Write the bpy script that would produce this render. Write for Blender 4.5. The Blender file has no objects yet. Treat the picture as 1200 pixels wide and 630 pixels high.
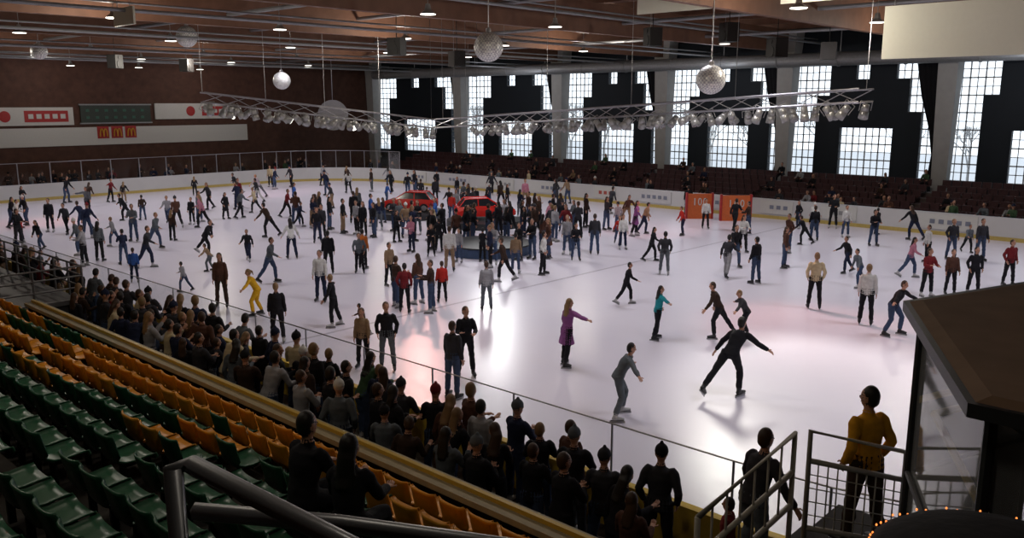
import bpy, math, random
from mathutils import Vector, Matrix, noise, kdtree
random.seed(7)
rad=math.radians
scene=bpy.context.scene
scene.view_settings.view_transform='Standard'
scene.view_settings.look='None'
scene.view_settings.exposure=0.0

# ---------------------------------------------------------------- materials
def mat(name,col,rough=.6,metal=0.,spec=.4,noise_amt=.15,nscale=8.,bump=0.,col2=None,emit=None,estr=0.,coords='Object'):
    m=bpy.data.materials.new(name); m.use_nodes=True
    nt=m.node_tree; b=nt.nodes['Principled BSDF']
    b.inputs['Roughness'].default_value=rough; b.inputs['Metallic'].default_value=metal
    b.inputs['Specular IOR Level'].default_value=spec
    tc=nt.nodes.new('ShaderNodeTexCoord'); nz=nt.nodes.new('ShaderNodeTexNoise')
    nz.inputs['Scale'].default_value=nscale; nz.inputs['Detail'].default_value=3
    nt.links.new(tc.outputs[coords],nz.inputs['Vector'])
    mx=nt.nodes.new('ShaderNodeMix'); mx.data_type='RGBA'
    c=list(col)+[1]; d=list(col2)+[1] if col2 else [x*(1-noise_amt*2) for x in col]+[1]
    mx.inputs['A'].default_value=c; mx.inputs['B'].default_value=d
    nt.links.new(nz.outputs['Fac'],mx.inputs['Factor'])
    nt.links.new(mx.outputs['Result'],b.inputs['Base Color'])
    if bump>0:
        bp=nt.nodes.new('ShaderNodeBump'); bp.inputs['Strength'].default_value=bump
        bp.inputs['Distance'].default_value=.02
        nt.links.new(nz.outputs['Fac'],bp.inputs['Height']); nt.links.new(bp.outputs['Normal'],b.inputs['Normal'])
    if emit:
        b.inputs['Emission Color'].default_value=list(emit)+[1]; b.inputs['Emission Strength'].default_value=estr
    return m
CLOTH={}
for n,c in dict(black=(.014,.014,.018),charcoal=(.04,.04,.048),navy=(.018,.025,.06),jeans=(.055,.085,.16),
    brown=(.10,.045,.03),darkbrown=(.05,.028,.02),red=(.5,.03,.02),darkred=(.2,.02,.025),white=(.75,.75,.72),cream=(.62,.52,.33),
    teal=(.02,.28,.33),purple=(.30,.10,.30),grey=(.13,.15,.17),lightgrey=(.35,.35,.37),yellow=(.75,.42,.02),
    green=(.06,.12,.06),pink=(.55,.22,.3),beige=(.3,.2,.12),orange=(.6,.16,.03),blue=(.04,.12,.4),mustard=(.75,.36,.02)).items():
    CLOTH[n]=mat('cloth_'+n,c,.85,0,.2,.2,14,.3)
SKIN=mat('skin',(.5,.26,.17),.5,0,.4,.06,20)
HAIR={'b':mat('hair_black',(.012,.009,.008),.5),'n':mat('hair_brown',(.05,.025,.013),.5),'y':mat('hair_blond',(.25,.15,.07),.5)}
BOOT=mat('skate_boot_leather',(.02,.02,.022),.4); BOOTW=mat('skate_boot_white',(.5,.5,.5),.4)
DARK=mat('dark_detail',(.01,.008,.008),.4)
STEEL=mat('steel',(.5,.5,.52),.3,.9)

# ---------------------------------------------------------------- mesh builder
class MB:
    def __init__(s): s.v=[];s.f=[];s.m=[]
    def box(s,lo,hi,m=0,rot=None,c=None):
        i=len(s.v)
        for x in (lo[0],hi[0]):
            for y in (lo[1],hi[1]):
                for z in (lo[2],hi[2]):
                    p=Vector((x,y,z))
                    if rot is not None: p=rot@p+Vector(c or (0,0,0))
                    s.v.append(p)
        for q in ((0,1,3,2),(4,6,7,5),(0,4,5,1),(2,3,7,6),(0,2,6,4),(1,5,7,3)):
            s.f.append([i+k for k in q]); s.m.append(m)
    def tube(s,pts,rads,m=0,ref=Vector((1,0,0)),n=12,sub=None,dome=.5):
        pts=[Vector(p) for p in pts]; rads=[(r,r) if not isinstance(r,tuple) else r for r in rads]
        P=[];Rr=[]
        for k in range(len(pts)-1):
            L=(pts[k+1]-pts[k]).length; q=max(1,int(L/sub)) if sub else 1
            for j in range(q):
                a=j/q; P.append(pts[k].lerp(pts[k+1],a)); Rr.append((rads[k][0]*(1-a)+rads[k+1][0]*a,rads[k][1]*(1-a)+rads[k+1][1]*a))
        P.append(pts[-1]);Rr.append(rads[-1])
        base=len(s.v); ref=Vector(ref)
        for k,p in enumerate(P):
            t=(P[min(k+1,len(P)-1)]-P[max(k-1,0)]).normalized()
            a=ref-t*ref.dot(t)
            if a.length<1e-3:
                a=Vector((0,1,0)) if abs(t.y)<.9 else Vector((0,0,1)); a=a-t*a.dot(t)
            a.normalize(); b=t.cross(a)
            for j in range(n):
                w=2*math.pi*j/n
                s.v.append(p+a*(math.cos(w)*Rr[k][0])+b*(math.sin(w)*Rr[k][1]))
        for k in range(len(P)-1):
            for j in range(n):
                s.f.append([base+k*n+j,base+k*n+(j+1)%n,base+(k+1)*n+(j+1)%n,base+(k+1)*n+j]); s.m.append(m)
        t0=(P[0]-P[1]).normalized(); t1=(P[-1]-P[-2]).normalized()
        c0=len(s.v); s.v.append(P[0]+t0*min(Rr[0])*dome); s.v.append(P[-1]+t1*min(Rr[-1])*dome)
        e=base+(len(P)-1)*n
        for j in range(n):
            s.f.append([c0,base+(j+1)%n,base+j]); s.m.append(m)
            s.f.append([c0+1,e+j,e+(j+1)%n]); s.m.append(m)
    def ell(s,c,r,m=0,rot=None,nu=14,nv=9):
        c=Vector(c); b=len(s.v)
        rot=rot or Matrix.Identity(3)
        s.v.append(c+rot@Vector((0,0,r[2])))
        for i in range(1,nv):
            th=math.pi*i/nv
            for j in range(nu):
                ph=2*math.pi*j/nu
                s.v.append(c+rot@Vector((r[0]*math.sin(th)*math.cos(ph),r[1]*math.sin(th)*math.sin(ph),r[2]*math.cos(th))))
        s.v.append(c+rot@Vector((0,0,-r[2])))
        for j in range(nu):
            s.f.append([b,b+1+j,b+1+(j+1)%nu]); s.m.append(m)
            l=b+1+(nv-2)*nu; s.f.append([len(s.v)-1,l+(j+1)%nu,l+j]); s.m.append(m)
        for i in range(nv-2):
            for j in range(nu):
                a=b+1+i*nu
                s.f.append([a+j,a+nu+j,a+nu+(j+1)%nu,a+(j+1)%nu]); s.m.append(m)
    def mesh(s,name,mats,smooth=False):
        me=bpy.data.meshes.new(name); me.from_pydata([tuple(v) for v in s.v],[],s.f)
        for x in mats: me.materials.append(x)
        me.polygons.foreach_set('material_index',s.m)
        if smooth: me.polygons.foreach_set('use_smooth',[True]*len(s.f))
        me.update(); return me
    def obj(s,name,mats,smooth=False,parent=None,loc=(0,0,0)):
        o=bpy.data.objects.new(name,s.mesh(name,mats,smooth)); scene.collection.objects.link(o); o.location=loc
        if parent: o.parent=parent
        return o
def empty(name,loc=(0,0,0)):
    o=bpy.data.objects.new(name,None); scene.collection.objects.link(o); o.location=loc; o.empty_display_size=.2; return o
def inst(name,me,loc,rz=0,parent=None,sc=1):
    o=bpy.data.objects.new(name,me); scene.collection.objects.link(o); o.location=loc; o.rotation_euler=(0,0,rz); o.scale=(sc,)*3
    if parent: o.parent=parent
    return o
def simple_box(name,lo,hi,m):
    b=MB(); b.box(lo,hi); return b.obj(name,[m])

# ---------------------------------------------------------------- camera
H=6.6; PITCH=math.atan(.194); AZ=math.atan2(.6794,.7337)
cam=bpy.data.cameras.new('camera'); camo=bpy.data.objects.new('camera',cam); scene.collection.objects.link(camo)
cam.lens=30; cam.sensor_width=36; cam.clip_end=400
camo.location=(0,0,H); camo.rotation_euler=(math.pi/2-PITCH,0,AZ-math.pi/2); scene.camera=camo

# ---------------------------------------------------------------- people
def build_person(name,pose,style):
    lean=rad(pose.get('lean',2)); roll=rad(pose.get('roll',0))
    B=MB(); X=Vector((1,0,0))
    P=Vector((0,0,0)); lf=.43; ls=.42
    def dirv(f,a,sx): f=rad(f);a=rad(a); return Vector((sx*math.sin(a),math.cos(a)*math.sin(f),-math.cos(a)*math.cos(f)))
    feet=[]
    for sx,key,fk in ((-1,'ll',0),(1,'rl',1)):
        f,a,k=pose.get(key,(0,4,2)); hip=P+Vector((sx*.095,0,0))
        knee=hip+dirv(f,a,sx)*lf; ank=knee+dirv(f-k,a*.8,sx)*ls
        fp=rad(pose.get('ft',(0,0))[fk])
        fd=Vector((sx*.12,math.cos(fp),-math.sin(fp))).normalized(); up=Vector((0,math.sin(fp),math.cos(fp)))
        feet.append((ank,fd,up))
        B.tube([hip+Vector((0,0,.04)),hip.lerp(knee,.3),knee,knee.lerp(ank,.35),ank+(knee-ank)*.12],
               [(.098,.105),(.093,.098),(.068,.07),(.069,.07),(.062,.064)],1,X,14,.04)
        B.tube([ank+(knee-ank)*.2,ank-up*.03],[.052,.05],4,X,12,.03)
        heel=ank-up*.05-fd*.05
        B.tube([heel,ank-up*.045+fd*.08,ank-up*.06+fd*.2],[(.042,.045),(.048,.04),(.035,.026)],4,X,12,.03)
    u=Vector((math.sin(roll),math.cos(roll)*math.sin(lean),math.cos(roll)*math.cos(lean)))
    l2=lean*1.25; u2=Vector((math.sin(roll),math.cos(roll)*math.sin(l2),math.cos(roll)*math.cos(l2)))
    waist=P+u*.16; chest=waist+u*.2; neck=chest+u2*.16
    fem=style in('long','coat','pony')
    w=.9 if fem else 1.
    B.tube([P-Vector((0,0,.06)),P+u*.1],[(.16*w+.015,.115),(.155,.11)],1,X,16,.04)
    hem=P-u*.06
    tp=[hem,P+u*.04,waist,chest,chest+u2*.1,neck-u2*.005]
    tr=[(.178,.128),(.175,.128),(.15*w,.112),(.178*w,.13),(.165*w,.108),(.065,.062)]
    if style=='coat':
        kn=pose.get('ll',(0,0,0))[0]+pose.get('rl',(0,0,0))[0]
        d=Vector((0,math.sin(rad(kn*.35)),-math.cos(rad(kn*.35))))
        tp=[P+d*.36]+tp; tr=[(.235,.18)]+tr
    B.tube(tp,tr,0,X,20,.04)
    hl=lean*.35+rad(pose.get('nod',4)); hy=rad(pose.get('look',0))
    hd=Vector((0,math.sin(hl*.6),math.cos(hl*.6)))
    B.tube([neck-u2*.06,neck+hd*.08],[.055,.05],2,X,12,.03)
    B.tube([neck-u2*.03,neck+u2*.03],[(.075,.07),(.064,.062)],0,X,14,.02)
    hc=neck+hd*.175
    HR=Matrix.Rotation(hy,3,'Z')@Matrix.Rotation(-hl,3,'X')
    def hp(x,y,z): return hc+HR@Vector((x,y,z))
    B.ell(hc,(.074,.088,.112),2,HR,18,12); B.ell(hp(0,.035,-.055),(.05,.048,.05),2,HR)
    B.ell(hp(0,.09,-.008),(.014,.022,.026),2,HR,8,6)
    for sx in(-1,1): B.ell(hp(sx*.076,0,-.005),(.012,.022,.032),2,HR,8,6)
    if style=='beanie':
        B.ell(hp(0,-.01,.042),(.089,.102,.1),3,HR,18,12); B.ell(hp(0,-.01,.03),(.094,.107,.03),3,HR,18,8)
        B.ell(hp(0,-.01,.15),(.028,.028,.028),3,HR,8,6)
    else:
        B.ell(hp(0,-.024,.022),(.085,.09,.112),3,HR,18,12); B.ell(hp(0,-.035,-.03),(.078,.07,.07),3,HR,14,8)
        if style in('long','coat'):
            B.tube([hp(0,-.03,.02),hp(0,-.075,-.08),neck-u*.06+Vector((0,-.1,0)),chest+Vector((0,-.125,.02))],[(.08,.07),(.085,.05),(.09,.035),(.06,.025)],3,X,14,.03)
        if style=='pony':
            B.tube([hp(0,-.1,.05),hp(0,-.15,0),hp(0,-.15,-.14)],[.028,.03,.012],3,X,10,.03)
    hands=[]
    for sx,key in ((-1,'la'),(1,'ra')):
        f,a,e,a2=pose.get(key,(4,9,14,4))
        sh=chest+u2*.1+Vector((sx*.165*w,0,0)); d1=dirv(f,a,sx); d2=dirv(f+e,a2,sx)
        el=sh+d1*.28; wr=el+d2*.24
        B.tube([sh-d1*.02+Vector((-sx*.03,0,0)),sh+d1*.04,el,el.lerp(wr,.4),wr],[.064,.07,.054,.054,.043],0,X,14,.035)
        nrm=d2.cross(Vector((0,1,0)) if abs(d2.y)<.8 else Vector((1,0,0))).normalized()
        side=nrm.cross(d2).normalized()
        pe=wr+d2*.1
        B.tube([wr-d2*.03,wr+d2*.02,wr+d2*.06,pe],[(.028,.022),(.034,.018),(.042,.018),(.038,.015)],2,side,12,.02)
        hands.append((wr,d2,side,nrm,sx))
    me0=B.mesh('tmp',[]); o=bpy.data.objects.new('tmp',me0); scene.collection.objects.link(o)
    r=o.modifiers.new('r','REMESH'); r.mode='VOXEL'; r.voxel_size=.0125; r.use_smooth_shade=True
    sm=o.modifiers.new('s','SMOOTH'); sm.factor=.5; sm.iterations=2
    dg=bpy.context.evaluated_depsgraph_get(); me=bpy.data.meshes.new_from_object(o.evaluated_get(dg))
    bpy.data.objects.remove(o)
    kd=kdtree.KDTree(len(B.f))
    for i,fc in enumerate(B.f):
        c=Vector((0,0,0))
        for q in fc: c+=Vector(B.v[q])
        kd.insert(c/len(fc),i)
    kd.balance()
    mi=[B.m[kd.find(p.center)[1]] for p in me.polygons]
    vm={}
    for p,mm in zip(me.polygons,mi):
        for q in p.vertices: vm[q]=mm
    V=[]
    for v in me.vertices:
        co=v.co.copy()
        if vm.get(v.index,2) in(0,1):
            q=Vector((co.x*7,co.y*7,co.z*11+len(name)))
            co+=v.normal*(noise.noise(q)*.012)
        V.append(co)
    E=MB(); E.v=V; E.f=[list(p.vertices) for p in me.polygons]; E.m=mi
    for wr,d,side,nrm,sx in hands:
        for j,L in enumerate((.066,.076,.072,.056)):
            b0=wr+d*.092+side*((j-1.5)*.019)
            c=b0+d*L*.5-nrm*.004*sx; e=c+(d*.85-nrm*.5*sx).normalized()*L*.5
            E.tube([b0-d*.02,c,e],[.0095,.009,.0065],2,side,6)
        b0=wr+d*.035+side*.036
        E.tube([b0-side*.02,b0+side*.022+d*.025,b0+side*.03+d*.055],[.012,.010,.008],2,nrm,6)
    for sx in(-1,1): E.ell(hp(sx*.03,.08,.012),(.012,.009,.008),5,HR,8,6)
    E.ell(hp(0,.083,-.052),(.022,.008,.006),5,HR,8,6)
    if not pose.get('shoes'):
        for ank,fd,up in feet:
            sd=fd.cross(up).normalized(); Rm=Matrix((sd,fd,up)).transposed()
            E.box((-.004,-.11,-.145),(.004,.22,-.095),6,Rm,ank); E.box((-.02,-.09,-.1),(.02,.2,-.088),5,Rm,ank)
    zmin=min(v.z for v in E.v)
    for v in E.v: v.z-=zmin
    me2=E.mesh(name,[CLOTH['black'],CLOTH['jeans'],SKIN,HAIR['n'],BOOT,DARK,STEEL],True)
    bpy.data.meshes.remove(me); bpy.data.meshes.remove(me0)
    return me2
POSES={
 'stand':dict(lean=2,ll=(2,5,3),rl=(-2,5,3),la=(4,10,15,5),ra=(0,10,12,5)),
 'pocket':dict(lean=3,look=20,ll=(4,6,4),rl=(-4,5,4),la=(-18,20,50,-8),ra=(-18,20,50,-8)),
 'coast':dict(lean=14,ll=(14,6,20),rl=(2,7,16),la=(10,24,25,20),ra=(5,28,20,22)),
 'glide':dict(lean=32,roll=6,nod=-5,ll=(-38,12,6),rl=(28,2,30),la=(-25,38,15,30),ra=(35,40,15,35),ft=(40,0)),
 'glide2':dict(lean=22,roll=-5,ll=(22,2,28),rl=(-30,12,4),la=(20,30,20,25),ra=(-15,26,20,22),ft=(0,32)),
 'wobble':dict(lean=28,ll=(30,10,38),rl=(8,12,30),la=(30,50,20,50),ra=(20,62,8,70),ft=(0,0)),
 'armout':dict(lean=8,look=-20,ll=(8,5,12),rl=(-10,6,8),la=(10,25,25,15),ra=(20,78,0,84),ft=(0,8)),
 'stride':dict(lean=12,ll=(24,3,22),rl=(-22,5,14),la=(-25,14,30,10),ra=(30,14,35,8),ft=(0,25)),
 'talk':dict(lean=2,look=30,ll=(4,6,5),rl=(-3,6,2),la=(20,14,70,-20),ra=(15,14,85,-15)),
 'rail':dict(lean=22,nod=-4,ll=(8,6,6),rl=(-4,6,4),la=(25,14,55,0),ra=(25,14,60,0),shoes=True),
 'lookdown':dict(lean=10,nod=22,look=25,ll=(8,6,6),rl=(-4,6,4),la=(-10,18,30,0),ra=(20,14,80,-10),shoes=True),
 'cross':dict(lean=4,look=-15,ll=(3,6,3),rl=(-3,6,3),la=(25,16,80,-45),ra=(28,16,75,-45),shoes=True),
 'sit':dict(lean=8,ll=(84,8,82),rl=(84,8,82),la=(30,12,50,0),ra=(30,12,50,-5),shoes=True),
 'cheer':dict(lean=4,ll=(3,7,3),rl=(-3,7,3),la=(50,20,90,0),ra=(30,14,95,-10),shoes=True),
}
STY={'stand':('short','long'),'pocket':('short','coat','beanie'),'coast':('short','long','beanie'),'glide':('short','pony'),'glide2':('short','long'),'wobble':('short','pony'),
 'armout':('short','coat','long'),'stride':('short','long','beanie'),'talk':('short','long'),'rail':('short','long'),'lookdown':('short','long','coat'),'cross':('short','beanie'),'sit':('short','long'),'cheer':('short','long')}
PM={}
for p in POSES:
    for s in STY[p]: PM[(p,s)]=build_person('person_%s_%s'%(p,s),POSES[p],s)
def person(kind,loc,pose,style,top,bot,az,height=1.78,hair=None,boot=None):
    if (pose,style) not in PM: style=STY[pose][0]
    me=PM[(pose,style)]
    o=inst(kind,me,loc,rad(az)-math.pi/2,None,height/1.78)
    hm=HAIR[hair or random.choice('bbnny')]
    if style=='beanie': hm=CLOTH[random.choice(['black','charcoal','navy','white','grey','darkred'])]
    ms=[CLOTH[top],CLOTH[bot],SKIN,hm,boot or random.choice([BOOT,BOOT,BOOTW]),DARK,STEEL]
    for i,m in enumerate(ms):
        o.material_slots[i].link='OBJECT'; o.material_slots[i].material=m
    return o
CA=math.degrees(AZ)
FACE={'B':CA,'F':CA+180,'L':CA+90,'R':CA-90,'BL':CA+40,'BR':CA-40,'FL':CA+140,'FR':CA-140}
taken=[(43.7,25.6),(44.3,23.8)]
# skaters: x, y on the ice (m), height, pose, style, top, trousers, heading
SK=[
(17.0,9.0,1.98,'glide','short','black','black','BR'),(14.2,10.1,1.75,'wobble','short','grey','grey','R'),(16.3,13.2,1.75,'armout','coat','purple','black','BR'),
(20.0,12.9,1.55,'armout','long','teal','black','R'),(21.3,11.7,1.7,'glide2','short','darkbrown','black','L'),(21.8,11.1,1.5,'wobble','short','charcoal','black','L'),
(26.6,11.2,1.85,'pocket','short','cream','black','B'),(25.7,9.2,1.85,'stand','short','white','black','BR'),(25.0,8.2,1.75,'wobble','short','black','jeans','FR'),
(30.9,11.4,1.5,'glide2','short','grey','jeans','L'),(33.3,12.8,1.5,'stride','short','black','navy','L'),(23.0,16.1,1.45,'stride','short','black','black','R'),
(29.0,14.5,1.75,'stand','short','black','jeans','BL'),(29.2,15.8,1.7,'stride','short','charcoal','lightgrey','BR'),(28.1,17.9,1.7,'pocket','short','charcoal','grey','B'),
(30.2,19.9,1.5,'stride','long','black','black','R'),(37.4,22.8,1.5,'coast','short','red','navy','L'),(40.3,23.2,1.6,'stand','short','white','black','F'),(35.5,24.4,1.8,'armout','coat','purple','black','R'),
(31.9,22.6,1.6,'stand','long','white','navy','F'),(29.9,22.7,1.8,'stand','short','charcoal','jeans','B'),(30.4,24.2,1.5,'wobble','short','black','black','L'),
(36.2,16.6,1.75,'pocket','short','brown','jeans','L'),(40.3,17.2,1.7,'stand','short','black','jeans','B'),(34.8,18.1,1.7,'talk','long','white','black','F'),
(34.1,10.7,1.6,'stride','long','pink','jeans','FR'),(37.8,11.2,1.6,'stand','short','white','black','L'),(39.3,10.7,1.75,'pocket','short','charcoal','jeans','F'),
(39.8,9.7,1.8,'stand','short','charcoal','jeans','F'),(35.0,7.5,1.7,'pocket','short','darkred','black','F'),(40.7,14.5,1.7,'talk','short','black','jeans','F'),(42.4,16.5,1.6,'stand','short','white','jeans','F'),
(41.7,10.7,1.3,'stride','short','grey','black','F'),(12.7,13.6,1.78,'stand','short','charcoal','jeans','BR'),(14.0,14.5,1.75,'talk','short','black','black','F'),
(13.0,16.3,1.75,'pocket','short','black','grey','F'),(12.7,16.9,1.55,'stand','long','beige','black','F'),(19.2,18.9,1.6,'stand','coat','lightgrey','grey','B'),
(19.0,20.8,1.4,'stand','short','red','black','B'),(17.5,21.4,1.7,'talk','short','darkbrown','jeans','BR'),(17.2,20.6,1.6,'pocket','short','darkred','black','B'),(18.3,21.2,1.7,'stand','long','brown','jeans','BL'),(17.8,20.0,1.7,'talk','short','darkbrown','jeans','L'),
(19.5,24.2,1.6,'stand','short','beige','black','FR'),(20.9,27.6,1.6,'stand','short','orange','black','B'),(20.2,26.9,1.6,'pocket','short','grey','black','F'),(19.3,27.7,1.7,'stand','short','black','black','B'),
(16.3,23.9,1.75,'stand','short','white','navy','F'),(14.6,20.8,1.6,'armout','short','black','black','L'),(14.5,19.3,1.0,'stride','short','brown','black','L'),
(12.5,20.5,1.7,'stand','short','black','black','B'),(13.6,25.6,1.8,'stand','long','brown','darkbrown','F'),(13.8,23.7,1.6,'wobble','pony','yellow','yellow','L'),
(16.8,27.9,1.75,'stride','short','grey','jeans','R'),(22.9,24.6,1.8,'stand','short','white','beige','B'),(25.8,28.4,1.5,'pocket','short','black','black','B'),
(22.9,21.6,1.7,'stride','short','darkbrown','black','L'),(24.4,22.4,1.6,'stand','short','beige','jeans','B'),(24.9,21.4,1.7,'pocket','short','white','black','R'),
(28.2,22.4,1.6,'talk','short','black','jeans','F'),(16.0,47.6,1.75,'stand','short','black','black','F'),(13.2,43.5,1.8,'talk','short','black','charcoal','R'),(20.1,53.3,1.7,'armout','short','grey','black','F'),
(20.5,49.0,1.7,'glide','short','black','black','L'),(23.9,59.2,1.6,'armout','short','darkred','black','R'),(22.4,44.9,1.5,'stand','short','black','black','F'),(18.0,35.0,1.75,'glide','short','black','black','R'),
(19.0,40.2,1.5,'stand','long','darkbrown','black','B'),(17.4,38.6,1.7,'stride','short','grey','jeans','R'),(15.0,34.2,1.75,'stride','short','charcoal','navy','R'),(13.4,31.7,1.3,'stand','short','blue','navy','B'),
(14.3,37.1,1.7,'stand','long','grey','black','B'),(16.4,40.7,1.4,'stride','short','lightgrey','jeans','L'),(13.4,36.4,1.7,'talk','short','lightgrey','black','L'),(13.9,28.8,1.1,'stride','short','lightgrey','jeans','L'),
(16.4,31.6,1.2,'wobble','short','beige','grey','L'),(18.6,32.5,1.4,'stride','short','black','navy','F'),(22.8,37.7,1.8,'glide2','short','darkbrown','black','L'),(25.9,39.7,1.4,'stride','short','navy','black','R'),
(27.6,43.6,1.7,'stride','short','darkred','black','R'),(23.4,34.4,1.7,'pocket','short','black','navy','F'),(24.3,35.3,1.7,'stand','short','charcoal','black','F'),(28.7,38.6,1.8,'stand','short','black','black','B'),(30.1,40.1,1.8,'stand','long','grey','black','B'),
(32.3,57.5,1.7,'glide','short','black','black','L'),(30.4,51.5,1.7,'stride','short','charcoal','white','L'),(15.2,50.2,1.6,'stride','short','white','black','R'),
(31.0,9.1,1.7,'talk','short','darkred','black','F'),(31.9,8.6,1.6,'stand','short','brown','black','F'),(32.4,8.0,1.7,'pocket','short','black','black','F'),
]
for (x,y,h,p,s,t,b,f) in SK:
    taken.append((x,y)); person('skater',(x,y,0.0),p,s,t,b,FACE[f]+random.uniform(-15,15),h)
TOPS=['black']*10+['charcoal']*5+['grey','grey','lightgrey','white','brown','darkbrown','darkbrown','darkred','red','navy','navy','beige','blue','pink','cream','darkbrown','lightgrey']
BOTS=['black']*5+['jeans']*6+['navy','navy','charcoal','grey','beige']
def rink_ok(x,y):
    if not(10.6<x<45.6 and -1<y<63): return False
    if math.hypot(x-44,y-24.7)<2: return False
    for cx_,cy_ in((18.5,55),(37.7,55)):
        if y>cy_ and ((cx_<20 and x<cx_) or (cx_>20 and x>cx_)) and math.hypot(x-cx_,y-cy_)>7: return False
    return True
def scatter(kind,n,fx,fy,poses,z=0.,sep=.75,ok=None,az=None,hmin=1.35,tops=None):
    c=0;tr=0
    while c<n and tr<n*40:
        tr+=1
        x=random.uniform(*fx); y=random.uniform(*fy)
        if ok and not ok(x,y): continue
        if any((x-a)**2+(y-b)**2<sep*sep for a,b in taken): continue
        taken.append((x,y)); c+=1
        p=random.choice(poses); s=random.choice(STY[p])
        a=random.uniform(0,360) if az is None else az+random.uniform(-35,35)
        person(kind,(x,y,z),p,s,random.choice(tops or TOPS),random.choice(BOTS),a,random.choice([hmin+random.uniform(0,.3),random.uniform(1.6,1.85),random.uniform(1.6,1.85),1.75]))
SP=['stand','pocket','coast','coast','glide2','stride','stride','talk','stand','pocket']
isl=(27.2,26.6); carA=(33.2,32.8); carB=(32.8,38.6)
def not_isl(x,y):
    if math.hypot(x-isl[0],y-isl[1])<2.4: return False
    for c in(carA,carB):
        if math.hypot(x-c[0],y-c[1])<2.6: return False
    return rink_ok(x,y)
scatter('skater',42,(35.5,45.3),(13,61),SP,ok=not_isl)
scatter('skater',29,(13,36),(42,62),SP,ok=not_isl)
scatter('skater',62,(26,36.5),(26,41),['stand','talk','pocket','stride'],ok=not_isl,sep=.5)
scatter('skater',14,(24.5,29.5),(23.5,30),['stand','talk','pocket'],ok=not_isl,sep=.5)
scatter('skater',5,(11.5,22),(26,42),SP,ok=not_isl)
scatter('skater',3,(26,36),(14,24),SP,ok=not_isl)
# spectators
NP=['rail','lookdown','cross','cheer','stand','pocket','cross','talk','lookdown']
NT=['black']*8+['charcoal']*5+['grey','navy','navy','darkbrown','darkbrown','brown','beige','green','grey','lightgrey','darkred','cream']
scatter('spectator',76,(7.6,9.15),(5.2,23),NP,z=.45,sep=.46,az=10,hmin=1.5,tops=NT)
scatter('spectator',26,(8.7,9.15),(23,40),NP,z=.45,sep=.5,az=0,hmin=1.5,tops=NT)
scatter('spectator',34,(17,46),(65.2,69),['cross','stand','talk'],z=-.02,sep=.7,az=-90,hmin=1.5,tops=NT)
scatter('spectator',30,(47.2,48.3),(8,62),['rail','cross','stand'],z=-.02,sep=.6,az=180,hmin=1.5,tops=NT)
for k in range(6):
    for j in range(7):
        y=9+j*7.2+random.uniform(-3,3)
        person('spectator',(49.45+k*.9-.12,y,.2+k*.25+.02),'sit',random.choice(['short','long']),random.choice(NT),'black',180,1.7)
person('spectator',(4.42,6.95,2.07),'sit','short','black','black',5,2.0,'b',BOOT)
person('spectator',(4.42,6.2,2.07),'sit','long','black','black',30,1.95,'b',BOOT)

# ---------------------------------------------------------------- room shell
XW=56.; YE=71.
def ice_mat():
    m=mat('ice',(.76,.73,.81),.28,0,.5,.05,.25,0,(.68,.65,.75))
    nt=m.node_tree; b=nt.nodes['Principled BSDF']
    tc=nt.nodes['Texture Coordinate']; n=nt.nodes.new('ShaderNodeTexNoise'); n.inputs['Scale'].default_value=4; n.inputs['Detail'].default_value=10
    mp=nt.nodes.new('ShaderNodeMapping'); mp.inputs['Scale'].default_value=(1,.5,1); mp.inputs['Rotation'].default_value=(0,0,.5)
    nt.links.new(tc.outputs['Object'],mp.inputs['Vector']); nt.links.new(mp.outputs['Vector'],n.inputs['Vector'])
    mr=nt.nodes.new('ShaderNodeMapRange'); mr.inputs['To Min'].default_value=.24; mr.inputs['To Max'].default_value=.38
    nt.links.new(n.outputs['Fac'],mr.inputs['Value']); nt.links.new(mr.outputs['Result'],b.inputs['Roughness'])
    return m
ICE=ice_mat()
def rink_path(off,n=10):
    x0,x1,y0,y1=9.75-off,46.5+off,-3-off,64+off; r=8+off; P=[]
    for cx_,cy_,a0 in((x1-r,y1-r,0),(x0+r,y1-r,90),(x0+r,y0+r,180),(x1-r,y0+r,270)):
        for k in range(n+1):
            a=rad(a0+90*k/n); P.append((cx_+r*math.cos(a),cy_+r*math.sin(a)))
    return P
b=MB(); P=rink_path(0.02); b.v=[Vector((x,y,0)) for x,y in P]; b.f=[list(range(len(P)))]; b.m=[0]; b.obj('ice_rink_surface',[ICE])
CONC=mat('concrete_floor',(.12,.11,.10),.8,0,.3,.2,3)
simple_box('floor',(-8,-14,-.4),(XW+.5,YE+.5,-.02),CONC)
b=MB(); b.box((7.1,4.72,-.02),(9.55,45,.45)); b.obj('walkway_slab',[CONC])
WOODW=mat('wall_brown_cladding',(.12,.055,.038),.7,0,.3,.3,2.5)
simple_box('wall_end',(-8,YE,0),(XW+.5,YE+.4,13),WOODW)
simple_box('wall_back',(-8.4,-14,0),(-8,YE,13),WOODW)
simple_box('wall_side',(-8,-14.4,0),(XW+.5,-14,13),WOODW)
CEIL=mat('ceiling_timber_planks',(.17,.09,.06),.6,0,.3,.3,1.2)
nt=CEIL.node_tree; w=nt.nodes.new('ShaderNodeTexWave'); w.inputs['Scale'].default_value=1.2; w.bands_direction='X'
tc=nt.nodes['Texture Coordinate']; nt.links.new(tc.outputs['Object'],w.inputs['Vector'])
bp=nt.nodes.new('ShaderNodeBump'); bp.inputs['Strength'].default_value=.6; nt.links.new(w.outputs['Fac'],bp.inputs['Height']); nt.links.new(bp.outputs['Normal'],nt.nodes['Principled BSDF'].inputs['Normal'])
simple_box('ceiling',(-8.4,-14.4,12.2),(XW+.5,YE+.5,12.5),CEIL)
GLU=mat('glulam_timber',(.21,.105,.065),.55,0,.3,.25,2)
PY=[6.,16.,26.,35.6,45.6,57.4,70.1]
b=MB()
for y in PY: b.box((-8,y-.16,9.9),(XW-1.5,y+.16,11.3),0)
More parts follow.
